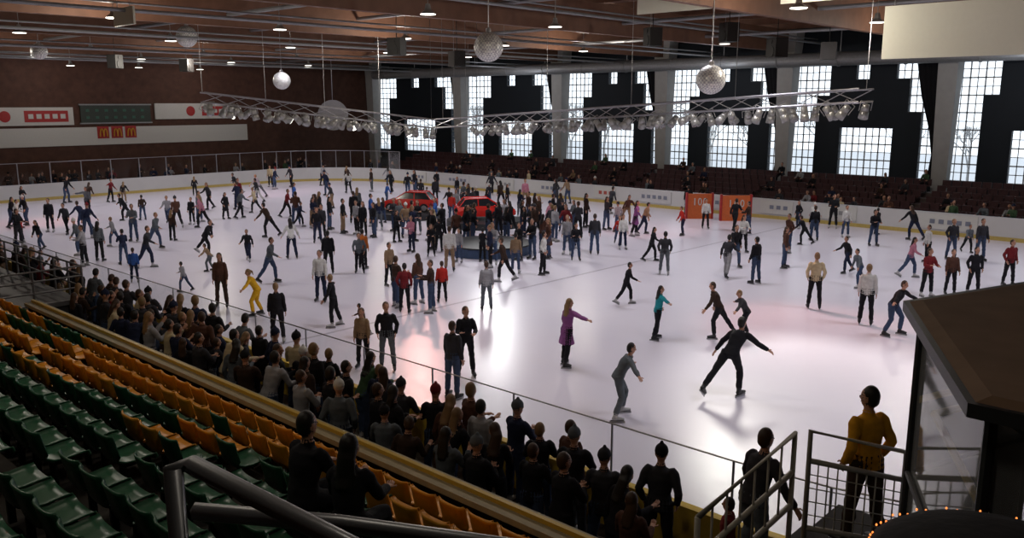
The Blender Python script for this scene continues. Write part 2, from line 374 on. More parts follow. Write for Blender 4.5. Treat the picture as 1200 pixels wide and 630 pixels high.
for x in range(-6,56,4): b.box((x-.1,-14,11.3),(x+.1,YE,11.75),0)
for y in (11,21,30.8,40.6,51,63): b.box((-8,y-.08,10.9),(XW,y+.08,11.35),0)
b.obj('roof_beams',[GLU])
# far window wall
DW=mat('wall_dark_panel',(.014,.02,.028),.7,0,.3,.1,2); FRM=mat('window_frame_paint',(.5,.53,.55),.5)
b=MB(); b.box((XW,-14,0),(XW+.4,YE,2.0),0); b.box((XW,-14,9.1),(XW+.4,YE,13),0)
PATT=["111001001111","111000000111","110000000111","110000000011","110011110011","110011110011","110011110011"]
win_n=0
YB=[-14.,-4.,6.]+[16.,26.,35.6,45.6,57.4,71.]
for bi in range(len(YB)-1):
    y0,y1=YB[bi],YB[bi+1]; cw=(y1-y0)/12
    Wn=MB()
    for r_,row in enumerate(PATT):
        z1=9.1-r_*7.1/7; z0=z1-7.1/7
        for c_ in range(12):
            ya=y1-(c_+1)*cw; yb=ya+cw
            if row[c_]=='0': b.box((XW,ya,z0),(XW+.4,yb,z1),0)
            else:
                x=XW+.12
                for k in range(2):
                    yy=ya+cw*k/2; r3=.04 if k==0 else .024
                    Wn.box((x,yy-r3,z0),(x+.05,yy+r3,z1),0)
                    zz=z0+(z1-z0)*k/2
                    Wn.box((x,ya,zz-r3),(x+.05,yb,zz+r3),0)
    win_n+=1; Wn.obj('window_%d'%win_n,[FRM])
b.obj('wall_far',[DW])
PIL=mat('concrete_pillar',(.42,.42,.41),.7,0,.3,.12,2)
for y in [-4.,6.]+PY[1:]:
    b=MB()
    prof=[(.3,.38,0),(.42,.45,3.5),(.55,.55,9.2),(.6,.7,11.28)]
    for (hx,hy,z) in prof:
        b.v+= [Vector((sx*hx,sy*hy,z)) for sx,sy in((-1,-1),(1,-1),(1,1),(-1,1))]
    for k in range(len(prof)-1):
        for j in range(4): b.f.append([4*k+j,4*k+(j+1)%4,4*k+4+(j+1)%4,4*k+4+j]); b.m.append(0)
    b.obj('concrete_pillar',[PIL],loc=(55.1,y,0))
CUR=CLOTH['black']
for y in PY[1:]:
    b=MB(); n=16
    for r_,(z,w0,w1) in enumerate([(9.0,.6,2.1),(7,.6,1.7),(5,.6,1.1),(3.5,.6,.85),(2.0,.6,1.0)]):
        for k in range(n+1):
            a=k/n; b.v.append(Vector((55.82+.05*math.sin(a*30),y+(w0+(w1-w0)*a),z)))
    for r_ in range(4):
        for k in range(n): q=r_*(n+1)+k; b.f.append([q,q+1,q+n+2,q+n+1]); b.m.append(0)
    b.obj('curtain',[CUR],True)
# outside: snowy ground and pale bare trees seen through the windows
simple_box('snowy_ground_outside',(57,-30,-.6),(120,110,-.05),mat('snow_ground',(.6,.62,.65),.9))
BARK=mat('hazed_bark',(.42,.42,.42),.9)  # bark colour paled to paint in the haze outdoors
random.seed(11)
def tree_mesh(nm):
    b=MB()
    def br(p,d,L,r,k):
        q=p+d*L; b.tube([p,q],[r,r*.7],0,n=5,dome=.2)
        if k==0: return
        for _ in range(3):
            nd=(d+Vector((random.uniform(-.7,.7),random.uniform(-.7,.7),random.uniform(-.1,.5)))).normalized(); br(q,nd,L*.72,r*.6,k-1)
    br(Vector((0,0,-.1)),Vector((0,0,1)),2.2,.17,5); return b.mesh(nm,[BARK])
TM=[tree_mesh('bare_tree_a'),tree_mesh('bare_tree_b')]
for j in range(16):
    inst('bare_tree',TM[j%2],(random.uniform(70,88),-6+j*6.2+random.uniform(-1,1),-.05),random.uniform(0,6),None,random.uniform(.7,1.05))
random.seed(5)
# far grandstand
SEATD=mat('dark_seat_plastic',(.09,.04,.045),.5,0,.3,.3,5)
b=MB()
for k in range(6): b.box((48.6+k*.9,6,-.02),(48.6+(k+1)*.9,62,.2+k*.25+.0),0)
b.obj('far_grandstand_steps',[mat('far_stand_concrete',(.12,.09,.085),.8)])
b=MB()
for k in range(6):
    x=49.25+k*.9-.1; z=.2+k*.25
    for j in range(104):
        y=6.5+j*.53
        if j%18==17: continue
        b.box((x-.35,y,z+.36),(x+.05,y+.46,z+.42)); b.box((x+.03,y,z+.38),(x+.09,y+.46,z+.76)); b.box((x-.2,y+.2,z+.005),(x-.1,y+.26,z+.36))
b.obj('far_grandstand_seats',[SEATD])
DUC=mat('duct_grey',(.3,.31,.32),.4,.4)
b=MB(); b.tube([(53.6,-14,9.3),(53.6,68,9.3)],[.42,.42],0,Vector((1,0,0)),20)
for y in range(-10,68,4): b.tube([(53.6,y,9.3),(53.6,y+.12,9.3)],[.46,.46],0,Vector((1,0,0)),20,dome=0)
for y in range(-10,68,8): b.tube([(53.6,y,9.6),(53.6,y,12.18)],[.03,.03],0)
b.obj('ventilation_duct',[DUC])
b=MB()
for x,z in((20,10.4),(27,10.7),(36,10.5),(44,10.3)):
    b.tube([(x,-14,z),(x,70.9,z)],[.09,.09],0,Vector((1,0,0)),8)
for y,z in((24,10.4),(31,9.8),(39,9.6),(49,9.5),(52,9.7),(62,9.5),(68,9.9)):
    b.tube([(-8,y,z),(55.9,y,z)],[.07,.07],0,Vector((0,1,0)),8)
    b.tube([(-8,y+.5,z+.3),(55.9,y+.5,z+.3)],[.04,.04],0,Vector((0,1,0)),8)
b.obj('ceiling_pipes',[DUC])

# end wall signs
SIGW=mat('sign_white',(.62,.62,.6),.5,0,.3,.05); SIGR=mat('sign_red',(.45,.03,.03),.5); SIGY=mat('sign_yellow',(.7,.35,.03),.5); SBD=mat('scoreboard_face',(.03,.045,.035),.4)
simple_box('wall_banner_strip',(2,YE-.12,3.35),(41.2,YE-.02,4.75),SIGW)
def sign(name,x0,x1,z0,z1,kind):
    b=MB(); b.box((x0,YE-.16,z0),(x1,YE-.02,z1),0)
    w=x1-x0
    if kind=='ad':
        b.box((x0+w*.6,YE-.2,z0+.25),(x1-.4,YE-.15,z1-.25),1)
        b.ell((x0+w*.45,YE-.17,(z0+z1)/2),(.4,.05,.42),1)
        for k in range(5): b.box((x0+w*.63+k*w*.065,YE-.23,z0+.5),(x0+w*.63+k*w*.065+w*.04,YE-.19,z1-.5),0)
        b.obj(name,[SIGW,SIGR])
    elif kind=='m':
        for s in(-1,1):
            c=(x0+x1)/2+s*w*.16
            b.tube([Vector((c+w*.16*math.cos(q),YE-.24,z0+.15+(z1-z0-.35)*math.sin(q))) for q in [math.pi*i/8 for i in range(9)]],[.05]*9,1,Vector((0,1,0)),6)
        b.obj(name,[SIGR,SIGY])
    else:
        for k in range(7):
            for r_ in range(2):
                b.box((x0+.4+k*w*.13,YE-.2,z0+.3+r_*.55),(x0+.4+k*w*.13+w*.045,YE-.15,z0+.5+r_*.55),1)
        b.box((x0-.1,YE-.18,z1),(x1+.1,YE-.02,z1+.1),2); b.box((x0-.1,YE-.18,z0-.1),(x1+.1,YE-.02,z0),2)
        b.obj(name,[SBD,mat('scoreboard_digits',(.03,.10,.07),.4,emit=(.1,.5,.3),estr=.02),DUC])
sign('advert_sign',17.5,26.3,4.95,6.3,'ad'); sign('scoreboard',26.85,32.4,5.1,6.45,'sb'); sign('advert_sign',32.8,39.7,5.3,6.6,'ad')
for k in range(3): sign('arches_sign',28.0+k*1.1,28.9+k*1.1,3.85,4.8,'m')

# ---------------------------------------------------------------- boards & glass
BRD=mat('board_white',(.6,.6,.6),.4,0,.4,.08,1); BRY=mat('board_yellow',(.62,.42,.05),.45,0,.4,.1,2); KICK=mat('kick_strip',(.55,.42,.12),.5)
def glassmat(name,tint,ior,milk=0.):
    GL=bpy.data.materials.new(name); GL.use_nodes=True; nt=GL.node_tree; nt.nodes.clear()
    o_=nt.nodes.new('ShaderNodeOutputMaterial'); mx=nt.nodes.new('ShaderNodeMixShader'); tr=nt.nodes.new('ShaderNodeBsdfTransparent'); gs=nt.nodes.new('ShaderNodeBsdfGlossy'); gs.inputs['Roughness'].default_value=.04
    lw=nt.nodes.new('ShaderNodeFresnel'); lw.inputs['IOR'].default_value=ior; tr.inputs['Color'].default_value=tint
    nt.links.new(lw.outputs[0],mx.inputs[0]); nt.links.new(tr.outputs[0],mx.inputs[1]); nt.links.new(gs.outputs[0],mx.inputs[2])
    if milk:
        m2=nt.nodes.new('ShaderNodeMixShader'); df=nt.nodes.new('ShaderNodeBsdfDiffuse'); df.inputs[0].default_value=(.6,.62,.65,1)
        nz=nt.nodes.new('ShaderNodeTexNoise'); nz.inputs['Scale'].default_value=2.; mr=nt.nodes.new('ShaderNodeMapRange'); mr.inputs['To Min'].default_value=milk*.4; mr.inputs['To Max'].default_value=milk*1.6
        nt.links.new(nz.outputs['Fac'],mr.inputs['Value']); nt.links.new(mr.outputs['Result'],m2.inputs[0])
        nt.links.new(mx.outputs[0],m2.inputs[1]); nt.links.new(df.outputs[0],m2.inputs[2]); nt.links.new(m2.outputs[0],o_.inputs[0])
    else: nt.links.new(mx.outputs[0],o_.inputs[0])
    return GL
GL=glassmat('rink_glass',(.93,.95,.95,1),1.35); BGL=glassmat('booth_glass',(.88,.9,.91,1),1.5,.18)
Pi=rink_path(0); Po=rink_path(.14); n=len(Pi); b=MB()
Di=[];Do=[]
for i in range(n):
    a=Vector(Pi[i]);c=Vector(Pi[(i+1)%n]);L=(c-a).length;q=max(1,round(L/2.0)); A=Vector(Po[i]);C=Vector(Po[(i+1)%n])
    for k in range(q): Di.append(a.lerp(c,k/q)); Do.append(A.lerp(C,k/q))
N=len(Di)
for i in range(N):
    j=(i+1)%N; m=1 if Di[i].x<10.2 and Di[i].y<40 else 0
    def quad(p,q,z0,z1,mm): 
        k=len(b.v); b.v+=[Vector((p.x,p.y,z0)),Vector((q.x,q.y,z0)),Vector((q.x,q.y,z1)),Vector((p.x,p.y,z1))]; b.f.append([k,k+1,k+2,k+3]); b.m.append(mm)
    quad(Di[i],Di[j],0,.2,2); quad(Di[i],Di[j],.2,1.15,m); quad(Do[i],Do[j],0,1.15,m)
    k=len(b.v); b.v+=[Vector((*Di[i],1.15)),Vector((*Di[j],1.15)),Vector((*Do[j],1.15)),Vector((*Do[i],1.15))]; b.f.append([k,k+1,k+2,k+3]); b.m.append(1 if m else 3)
b.obj('rink_boards',[BRD,BRY,KICK,mat('board_cap',(.35,.4,.5),.4)])
b=MB(); g=MB()
for i in range(N):
    p=(Di[i]+Do[i])/2; q=(Di[(i+1)%N]+Do[(i+1)%N])/2
    near=p.x<10.5; far=p.x>46.2 and p.y<56
    if far: continue
    top=2.0 if near else 2.6
    b.tube([(p.x,p.y,1.16),(p.x,p.y,top)],[.035 if not near else .018]*2,0,n=6)
    k=len(g.v); g.v+=[Vector((p.x,p.y,1.16)),Vector((q.x,q.y,1.16)),Vector((q.x,q.y,top)),Vector((p.x,p.y,top))]; g.f.append([k,k+1,k+2,k+3]); g.m.append(0)
    b.tube([(p.x,p.y,top),(q.x,q.y,top)],[.012 if near else .025]*2,0,n=6)
e=empty('glass_barrier'); b.obj('posts',[STEEL],parent=e); g.obj('panes',[GL],parent=e)
AD=[mat('ad_%d'%i,c,.5,noise_amt=.05) for i,c in enumerate([(.6,.6,.57),(.4,.08,.06),(.2,.22,.28),(.5,.4,.2),(.55,.55,.56),(.3,.3,.3)])]
b=MB(); y=6.
while y<55:
    w=random.uniform(1.8,3.6); c=random.choice([1,2,3,5,5]); b.box((46.44,y,.3),(46.495,y+w,1.05),random.choice([0,4]))
    for k in range(int(w/.6)): 
        b.box((46.41,y+.3+k*.42,.58),(46.44,y+.3+k*.42+.24,.8),c)
    y+=w+random.uniform(.8,3)
b.obj('board_adverts',AD)
b=MB()
b.box((9.8,20.3,.001),(46.45,20.42,.003),0); 
b.obj('ice_marking_line',[mat('ice_line_grey',(.55,.52,.6),.3)])

# ---------------------------------------------------------------- near grandstand with seats
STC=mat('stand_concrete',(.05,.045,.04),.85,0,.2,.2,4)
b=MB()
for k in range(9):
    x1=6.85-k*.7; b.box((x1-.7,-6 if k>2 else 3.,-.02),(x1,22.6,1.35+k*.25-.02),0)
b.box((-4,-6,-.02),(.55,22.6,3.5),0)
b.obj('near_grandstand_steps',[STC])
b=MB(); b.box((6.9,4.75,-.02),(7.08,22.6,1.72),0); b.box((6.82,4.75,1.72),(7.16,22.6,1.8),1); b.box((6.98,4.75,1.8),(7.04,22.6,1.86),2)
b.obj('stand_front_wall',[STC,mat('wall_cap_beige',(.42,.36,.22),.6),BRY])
OR=mat('seat_orange_plastic',(.85,.35,.02),.4,0,.5,.1,6); GR=mat('seat_green_plastic',(.02,.12,.06),.35,0,.5,.1,6)
def seat_mesh(name,m):
    b=MB(); prof=[(.24,-.05),(.22,.0),(.12,-.005),(0,-.02),(-.12,-.01),(-.19,.03),(-.22,.1),(-.25,.22),(-.275,.33),(-.285,.36)]
    nx=8
    for lay in(0,1):
        for (x,z) in prof:
            for k in range(nx+1):
                a=-1+2*k/nx; cur=.05*a**4
                b.v.append(Vector((x+(cur if z>.05 else 0)-lay*.012, a*.22, z+(cur*.8 if z<=.05 else 0)-lay*.018)))
    R=len(prof); W=nx+1
    for lay in(0,1):
        for i in range(R-1):
            for k in range(nx):
                q=lay*R*W+i*W+k; f=[q,q+1,q+W+1,q+W]; b.f.append(f if lay==0 else f[::-1]); b.m.append(0)
    def br(i,j): b.f.append([i,j,j+R*W,i+R*W]); b.m.append(0)
    for k in range(nx): br(k,k+1); br((R-1)*W+k,(R-1)*W+k+1)
    for i in range(R-1): br(i*W,(i+1)*W); br(i*W+nx,(i+1)*W+nx)
    b.box((-.1,-.03,-.38),(-.04,.03,-.02),1); b.box((-.12,-.15,-.06),(.1,.15,-.035),1)
    return b.mesh(name,[m,DARK],True)
SO=seat_mesh('stadium_seat_orange',OR); SG=seat_mesh('stadium_seat_green',GR)
es=empty('stadium_seating')
random.seed(3)
for k in range(8):
    x=6.45-k*.7; z=1.35+k*.25+.40
    for j in range(46 if k>2 else 36):
        y=22.2-j*.5
        if j%14==13 and k>0: continue
        if y<1.8 and x>2.9: continue
        org=(k<=3) if y>9.5 else (k<=1)
        if k<=3 and random.random()<.07: org=False
        if 10.3<y<12.3 and k in(2,3): org=False
        if 17.5<y<19.5 and k in(0,1): org=False
        inst('seat',SO if org else SG,(x,y,z),random.uniform(-.02,.02),es)

# left balcony box
b=MB(); DKP=mat('dark_panel',(.025,.027,.03),.5)
b.box((3.5,23,-.02),(8.4,31,1.55),0)
b.box((3.5,22.95,1.5),(8.45,23.05,1.62),1)
for x in(3.6,4.8,6,7.2,8.38): b.tube([(x,23.05,1.5),(x,23.05,2.45)],[.03,.03],1,n=6)
for y in range(24,32): b.tube([(8.38,y,1.5),(8.38,y,2.45)],[.03,.03],1,n=6)
for z in(1.9,2.2,2.45):
    b.tube([(3.5,23.05,z),(8.38,23.05,z)],[.025,.025],1,n=6); b.tube([(8.38,23.05,z),(8.38,31,z)],[.025,.025],1,n=6)
b.obj('balcony_platform',[DKP,mat('rail_dark_metal',(.2,.2,.21),.4,.5)])
scatter('spectator',9,(5,8),(24,30),['cross','stand'],z=1.55,sep=.7,az=0,hmin=1.6,tops=NT)

# ---------------------------------------------------------------- booth, gate, rails
CREAM=mat('railing_cream_paint',(.5,.47,.4),.4); RGREY=mat('railing_grey_metal',(.2,.21,.23),.35,.3)
oct_=[(7.1,2.18),(4.9,1.12),(4.85,-1.),(6,-2.6),(7.9,-2.5),(9.2,-.6),(8.7,1.62)]
e=empty('glass_booth')
b=MB(); c=(6.95,-.3)
def ring(s,z): return [Vector((c[0]+(x-c[0])*s,c[1]+(y-c[1])*s,z)) for x,y in oct_]
def prism(b,s0,z0,s1,z1,m,cap=True):
    k=len(b.v); n=len(oct_); b.v+=ring(s0,z0)+ring(s1,z1)
    for i in range(n): b.f.append([k+i,k+(i+1)%n,k+n+(i+1)%n,k+n+i]); b.m.append(m)
    if cap: b.f.append([k+n+i for i in range(n)]); b.m.append(m); b.f.append([k+i for i in range(n)][::-1]); b.m.append(m)
prism(b,1.03,4.95,1.03,5.03,1); prism(b,1.01,5.03,.97,5.06,0)
b.obj('roof',[mat('booth_roof_felt',(.22,.14,.09),.8,0,.2,.25,3),DKP],parent=e)
b=MB(); prism(b,.98,0,.98,2.2,0); b.obj('base_wall',[DKP],parent=e)
b=MB()
for v_ in ring(.965,0): b.tube([(v_.x,v_.y,2.2),(v_.x,v_.y,4.95)],[.035,.035],0,n=8)
rr=ring(.965,3.6); b.tube(rr+[rr[0]],[.03]*(len(rr)+1),0,Vector((0,0,1)),8)
b.obj('frame_posts',[DKP],parent=e)
b=MB(); rr=[v for v in ring(.9,4.15)]; b.tube(rr+[rr[0]],[.03]*(len(rr)+1),0,Vector((0,0,1)),8); b.obj('grab_rail',[BRY],parent=e)
g=MB(); prism(g,.96,2.2,.96,4.95,0,False); g.obj('panes',[BGL],parent=e)
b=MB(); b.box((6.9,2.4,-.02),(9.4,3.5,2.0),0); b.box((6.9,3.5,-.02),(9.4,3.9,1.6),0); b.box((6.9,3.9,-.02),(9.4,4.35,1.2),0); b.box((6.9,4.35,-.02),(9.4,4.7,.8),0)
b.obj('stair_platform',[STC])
def rail(name,pts,r,m,extra=()):
    b=MB()
    for seg in pts: b.tube(seg,[r]*len(seg),0,n=10)
    for seg,rr in extra: b.tube(seg,[rr]*len(seg),0,n=8)
    return b.obj(name,[m],True)
V3=lambda *a: Vector(a)
a0=V3(6.29,3.57,2.98);a1=V3(7.63,3.31,3.45)
dz=Vector((0,0,1))
ex=[]
for k in range(1,7):
    p=a0.lerp(a1,k/7); ex.append(([p,p-dz*.75],.012))
rail('stair_railing',[[a0,a1,a1-dz*1.45],[a0,a0-dz*1.4],[a0-dz*.4,a1-dz*.4],[a0-dz*.75,a1-dz*.75]],.028,CREAM,ex)
b0=V3(7.64,3.16,3.51);b1=V3(8.64,2.58,3.15)
ex=[]
for k in range(1,10):
    p=b0.lerp(b1,k/10); ex.append(([p-dz*.3,p-dz*1.0],.008))
for k in range(1,5): ex.append(([b0-dz*(.3+.14*k),b1-dz*(.3+.14*k)],.006))
rail('gate_railing',[[b0-dz*1.5,b0,b1,b1-dz*1.14],[b0-dz*.3,b1-dz*.3],[b0-dz*1.0,b1-dz*1.0]],.028,CREAM,ex)
person('spectator',(8.55,2.93,2.0),'pocket','short','mustard','darkbrown',CA+20,1.75,'b',BOOT)
person('spectator',(8.51,4.13,1.2),'coast','short','charcoal','grey',CA-60,1.8,'n',BOOT)
person('spectator',(7.9,4.1,1.2),'stand','short','darkred','black',CA+60,1.2,'b',BOOT)
r0=V3(1.13,2.51,5.47); r1=V3(1.19,2.51,5.46); r2=V3(1.34,1.94,5.35)
s0=V3(1.24,2.62,5.24); s1=V3(1.57,2.25,5.20); s2=V3(1.96,1.81,5.12)
rail('foreground_handrail',[[r0-dz*1.97,r0,r1,r2,r2+(r2-r1)*.5],[s0,s1,s2,s2+(s2-s1)*.4]],.031,RGREY)
# dark kiosk canopy with light string, bottom right
b=MB(); c0=V3(3.60,.69,4.74)
for i in range(7):
    th=math.pi/2*i/6
    for j in range(24):
        ph=2*math.pi*j/24; b.v.append(c0+Vector((.5*math.cos(th)*math.cos(ph),.5*math.cos(th)*math.sin(ph),.16*math.sin(th))))
for i in range(6):
    for j in range(24): b.f.append([i*24+j,i*24+(j+1)%24,(i+1)*24+(j+1)%24,(i+1)*24+j]); b.m.append(0)
b.tube([c0+dz*.1,(c0.x,c0.y,2.4)],[.03,.03],0,n=8)
e=empty('fairy_light_canopy'); b.obj('canopy_cloth',[CLOTH['black']],True,parent=e)
b=MB()
th=math.pi/2*1.2/6
for j in range(64):
    ph=2*math.pi*j/64; b.ell(c0+Vector((.505*math.cos(th)*math.cos(ph),.505*math.cos(th)*math.sin(ph),.168*math.sin(th)+.01*math.sin(j*2.1))),(.0045,.0045,.006),0,None,6,4)
b.obj('bulbs',[mat('bulb_warm',(1,.4,.1),.4,emit=(1,.25,.05),estr=2)],parent=e)

# ---------------------------------------------------------------- centre island
e=empty('display_podium')
b=MB()
for r_,z0,z1,m in((1.9,.005,.4,0),(1.95,.4,.46,1)):
    b.tube([(isl[0],isl[1],z0),(isl[0],isl[1],z1)],[r_,r_],m,n=24,dome=0)
b.obj('podium',[mat('podium_blue',(.05,.09,.18),.6),DKP],parent=e)
CR=mat('car_paint_red',(.6,.02,.015),.25,0,.6,.03); CG=mat('car_glass',(.02,.025,.03),.1); TY=mat('tyre',(.015,.015,.015),.8)
def car(loc,rz,sc):
    b=MB()
    secs=[(-2.0,.62,.35,.72),(-1.9,.78,.3,.9),(-1.2,.82,.28,.95),(-.3,.83,.28,.97),(.8,.83,.28,.95),(1.5,.8,.28,.85),(1.95,.7,.32,.7),(2.05,.55,.38,.6)]
    for (x,w,z0,z1) in secs:
        b.v+=[Vector((x,-w,z0)),Vector((x,-w,z0+(z1-z0)*.6)),Vector((x,-w*.93,z1)),Vector((x,w*.93,z1)),Vector((x,w,z0+(z1-z0)*.6)),Vector((x,w,z0))]
    for s in range(len(secs)-1):
        for j in range(6): b.f.append([s*6+j,s*6+(j+1)%6,s*6+6+(j+1)%6,s*6+6+j]); b.m.append(0)
    b.f.append(list(range(6))); b.m.append(0); b.f.append([(len(secs)-1)*6+i for i in range(6)][::-1]); b.m.append(0)
    k=len(b.v)
    cab=[(-1.75,.74,.92),(-1.35,.6,1.42),(.15,.6,1.45),(.95,.74,.92)]
    for(x,w,z) in cab: b.v+=[Vector((x,-w,z)),Vector((x,w,z))]
    b.f+=[[k,k+1,k+3,k+2],[k+2,k+3,k+5,k+4],[k+4,k+5,k+7,k+6],[k,k+2,k+4,k+6],[k+1,k+7,k+5,k+3]]; b.m+=[1,0,1,1,1]
    for y in(-1,1):
        b.tube([(-1.75,y*.75,.93),(-1.35,y*.61,1.42),(.15,y*.61,1.45),(.97,y*.75,.93)],[.04]*4,0,Vector((0,1,0)),6); b.tube([(-.5,y*.77,.93),(-.5,y*.62,1.43)],[.04,.04],0,n=6)
        for x in(-1.25,1.3):
            b.tube([(x,y*.68,.32),(x,y*.86,.32)],[.32,.32],2,Vector((1,0,0)),18,dome=0); b.tube([(x,y*.85,.32),(x,y*.875,.32)],[.2,.2],3,Vector((1,0,0)),12,dome=0)
        b.ell((1.95,y*.5,.62),(.08,.16,.08),4)
        b.ell((.55,y*.92,.98),(.08,.1,.06),0)
    b.box((2.0,-.35,.4),(2.08,.35,.52),1)
    o=b.obj('red_car',[CR,CG,TY,STEEL,SIGW],loc=loc); o.rotation_euler=(0,0,rz); o.scale=(sc,)*3; return o
for c_ in(carA,carB):
    b=MB(); b.tube([(c_[0],c_[1],.005),(c_[0],c_[1],.35)],[2.1,2.1],0,n=28,dome=0); b.obj('display_plinth',[DKP])
car((carA[0],carA[1],.35),rad(-38),.82); car((carB[0],carB[1],.35),rad(125),.8)
for (x_,y_,w) in((43.7,25.6,1.5),(44.3,23.6,1.7)):
    p=Vector((x_,y_,0)); b=MB(); Rm=Matrix.Rotation(AZ-math.pi/2,3,'Z'); hh=1.45
    b.box((-w/2,-.08,0),(w/2,.08,hh),0,Rm,p)
    b.box((-w/2-.05,-.12,0),(-w/2+.06,.12,hh+.06),1,Rm,p); b.box((w/2-.06,-.12,0),(w/2+.05,.12,hh+.06),1,Rm,p)
    for k in range(3):
        cc=p+Rm@Vector((-w*.2+k*w*.2,-.1,1.0))
        if k==0: b.box((-.03,-.02,-.2),(.03,.02,.2),2,Rm,cc)
        else: b.tube([cc+Rm@Vector((.09*math.cos(q),0,.19*math.sin(q))) for q in [2*math.pi*i/12 for i in range(13)]],[.03]*13,2,Rm@Vector((0,1,0)),6)
    b.obj('number_board',[mat('board_orange',(.7,.16,.04),.5),SIGR,SIGW])

# ---------------------------------------------------------------- ceiling objects
MIR=mat('mirror_tiles',(.55,.55,.55),.15,.9); 
nt=MIR.node_tree; bk=nt.nodes.new('ShaderNodeTexChecker'); bk.inputs['Scale'].default_value=14; bk.inputs['Color1'].default_value=(.75,.75,.7,1); bk.inputs['Color2'].default_value=(.4,.4,.41,1)
nt.links.new(nt.nodes['Texture Coordinate'].outputs['Object'],bk.inputs['Vector']); nt.links.new(bk.outputs['Color'],nt.nodes['Principled BSDF'].inputs['Base Color'])
nt.nodes['Principled BSDF'].inputs['Metallic'].default_value=.3; nt.nodes['Principled BSDF'].inputs['Roughness'].default_value=.35
for(x,y,z,r) in((21.7,21.2,8.5,.5),(26.7,15.4,7.4,.5),(20.5,40.3,9.75,.5),(28.4,44.7,7.9,.5),(17.1,49.9,9.3,.42)):
    p=Vector((x,y,z)); b=MB(); b.ell((0,0,0),(r,r,r),0,None,32,20); b.tube([(0,0,r),(0,0,12.18-p.z)],[.02,.02],1,n=6); b.tube([(0,0,r*.95),(0,0,r+.12)],[.1,.08],1,n=10)
    b.obj('mirror_ball',[MIR,STEEL],loc=p)
# white satellite-dish style reflector near the end wall
b=MB()
for i in range(7):
    for j in range(24):
        r_=1.3*i/6; ph=2*math.pi*j/24; b.v.append(Vector((r_*math.cos(ph),.35*(r_/1.3)**2,r_*math.sin(ph))))
for i in range(6):
    for j in range(24): b.f.append([i*24+j,i*24+(j+1)%24,(i+1)*24+(j+1)%24,(i+1)*24+j]); b.m.append(0)
b.tube([(0,.3,1.3),(0,.3,6.5)],[.025,.025],1,n=6)
o=b.obj('hanging_dish_reflector',[mat('dish_grey',(.3,.3,.31),.5),STEEL],True,loc=(44.6,62.5,5.6)); o.rotation_euler=(0,0,rad(-30+180))
WP=mat('acoustic_panel_cream',(.75,.75,.62),.7,0,.2,.03); 
def hpanel(x,y0,y1,z0,z1):
    b=MB(); b.box((x-.04,y0,z0),(x+.04,y1,z1),0)
    for y in(y0+.3,y1-.3): b.tube([(x,y,z1),(x,y,12.18)],[.015,.015],1,n=6)
    b.obj('hanging_panel',[WP,STEEL])
hpanel(30,5.0,10.9,8.05,9.75); hpanel(30,16.5,20.8,10.15,11.2); hpanel(30,11.6,14.6,10.1,11.2); hpanel(13.6,30.4,32.0,9.3,9.9)
def speaker(x,y,z,az):
    p=Vector((x,y,z)); b=MB(); b.box((-.3,-.35,-.4),(.3,.35,.4),0); b.tube([(.28,0,-.15),(.32,0,-.15)],[.24,.24],1,n=16,dome=0); b.tube([(.28,0,.25),(.32,0,.25)],[.1,.1],1,n=12,dome=0)
    b.tube([(0,0,.4),(0,0,12.18-p.z)],[.02,.02],1,n=6)
    o=b.obj('loudspeaker',[DARK,DARK],loc=p); o.rotation_euler=(0,0,rad(az))
for q in((26.6,32.0,9.2,200),(33.1,22.1,9.5,150),(34.8,17.0,8.9,150),(34.3,19.0,9.6,150),(22.8,54.1,9.1,-60),(27.2,53.8,9.0,-60),(32.0,33.6,8.9,-100),(40.3,17.1,9.0,200)): speaker(*q)
def truss(name,p0,p1,w=.5,parent=None):
    b=MB(); d=(p1-p0); L=d.length; d.normalize(); s=d.cross(dz).normalized()
    off=[s*w,-s*w,s*w-dz*.45,-s*w-dz*.45]
    for o_ in off: b.tube([p0+o_,p1+o_],[.035,.035],0,n=6)
    q=int(L/1.0)
    for k in range(q):
        a=p0+d*(k*L/q); c=p0+d*((k+1)*L/q)
        b.tube([a+off[0],c+off[1]],[.018]*2,0,n=5); b.tube([a+off[0],c+off[2]],[.018]*2,0,n=5); b.tube([a+off[3],c+off[1]],[.018]*2,0,n=5); b.tube([a+off[0],a+off[1]],[.018]*2,0,n=5); b.tube([a+off[2],a+off[3]],[.018]*2,0,n=5)
    for k in range(5):
        a=p0+d*(L*k/4); b.tube([a,Vector((a.x,a.y,12.18))],[.012]*2,0,n=5)
    b.obj(name,[STEEL],parent=parent)
LAMPE=mat('lamp_lens_glow',(.9,.9,.85),.3,emit=(1,.95,.85),estr=4); CANM=mat('lamp_can_silver',(.4,.4,.38),.35,.5)
b=MB(); b.tube([(0,0,.2),(0,0,-.02)],[.11,.12],0,n=14,dome=.3); b.tube([(0,0,0),(0,0,-.25)],[.13,.15],0,n=14,dome=0); b.tube([(0,0,-.25),(0,0,-.262)],[.13,.13],1,n=14,dome=0)
b.tube([(-.19,0,.0),(-.19,0,.32),(.19,0,.32),(.19,0,.0)],[.015]*4,0,Vector((0,1,0)),6)
CAN=b.mesh('par_can',[CANM,mat('lamp_lens_dark',(.3,.3,.3),.2)],True)
CANL=b.mesh('par_can_lit',[CANM,LAMPE],True)
e=empty('lighting_truss')
A=V3(20.1,38.4,7.1); C=V3(31.3,34.9,5.75); B_=V3(31.0,11.7,7.1); C2=V3(33.0,33.1,5.9)
truss('truss_a',A,C,.55,e); truss('truss_b',C2,B_,.55,e); truss('truss_c',C,C2,.5,e)
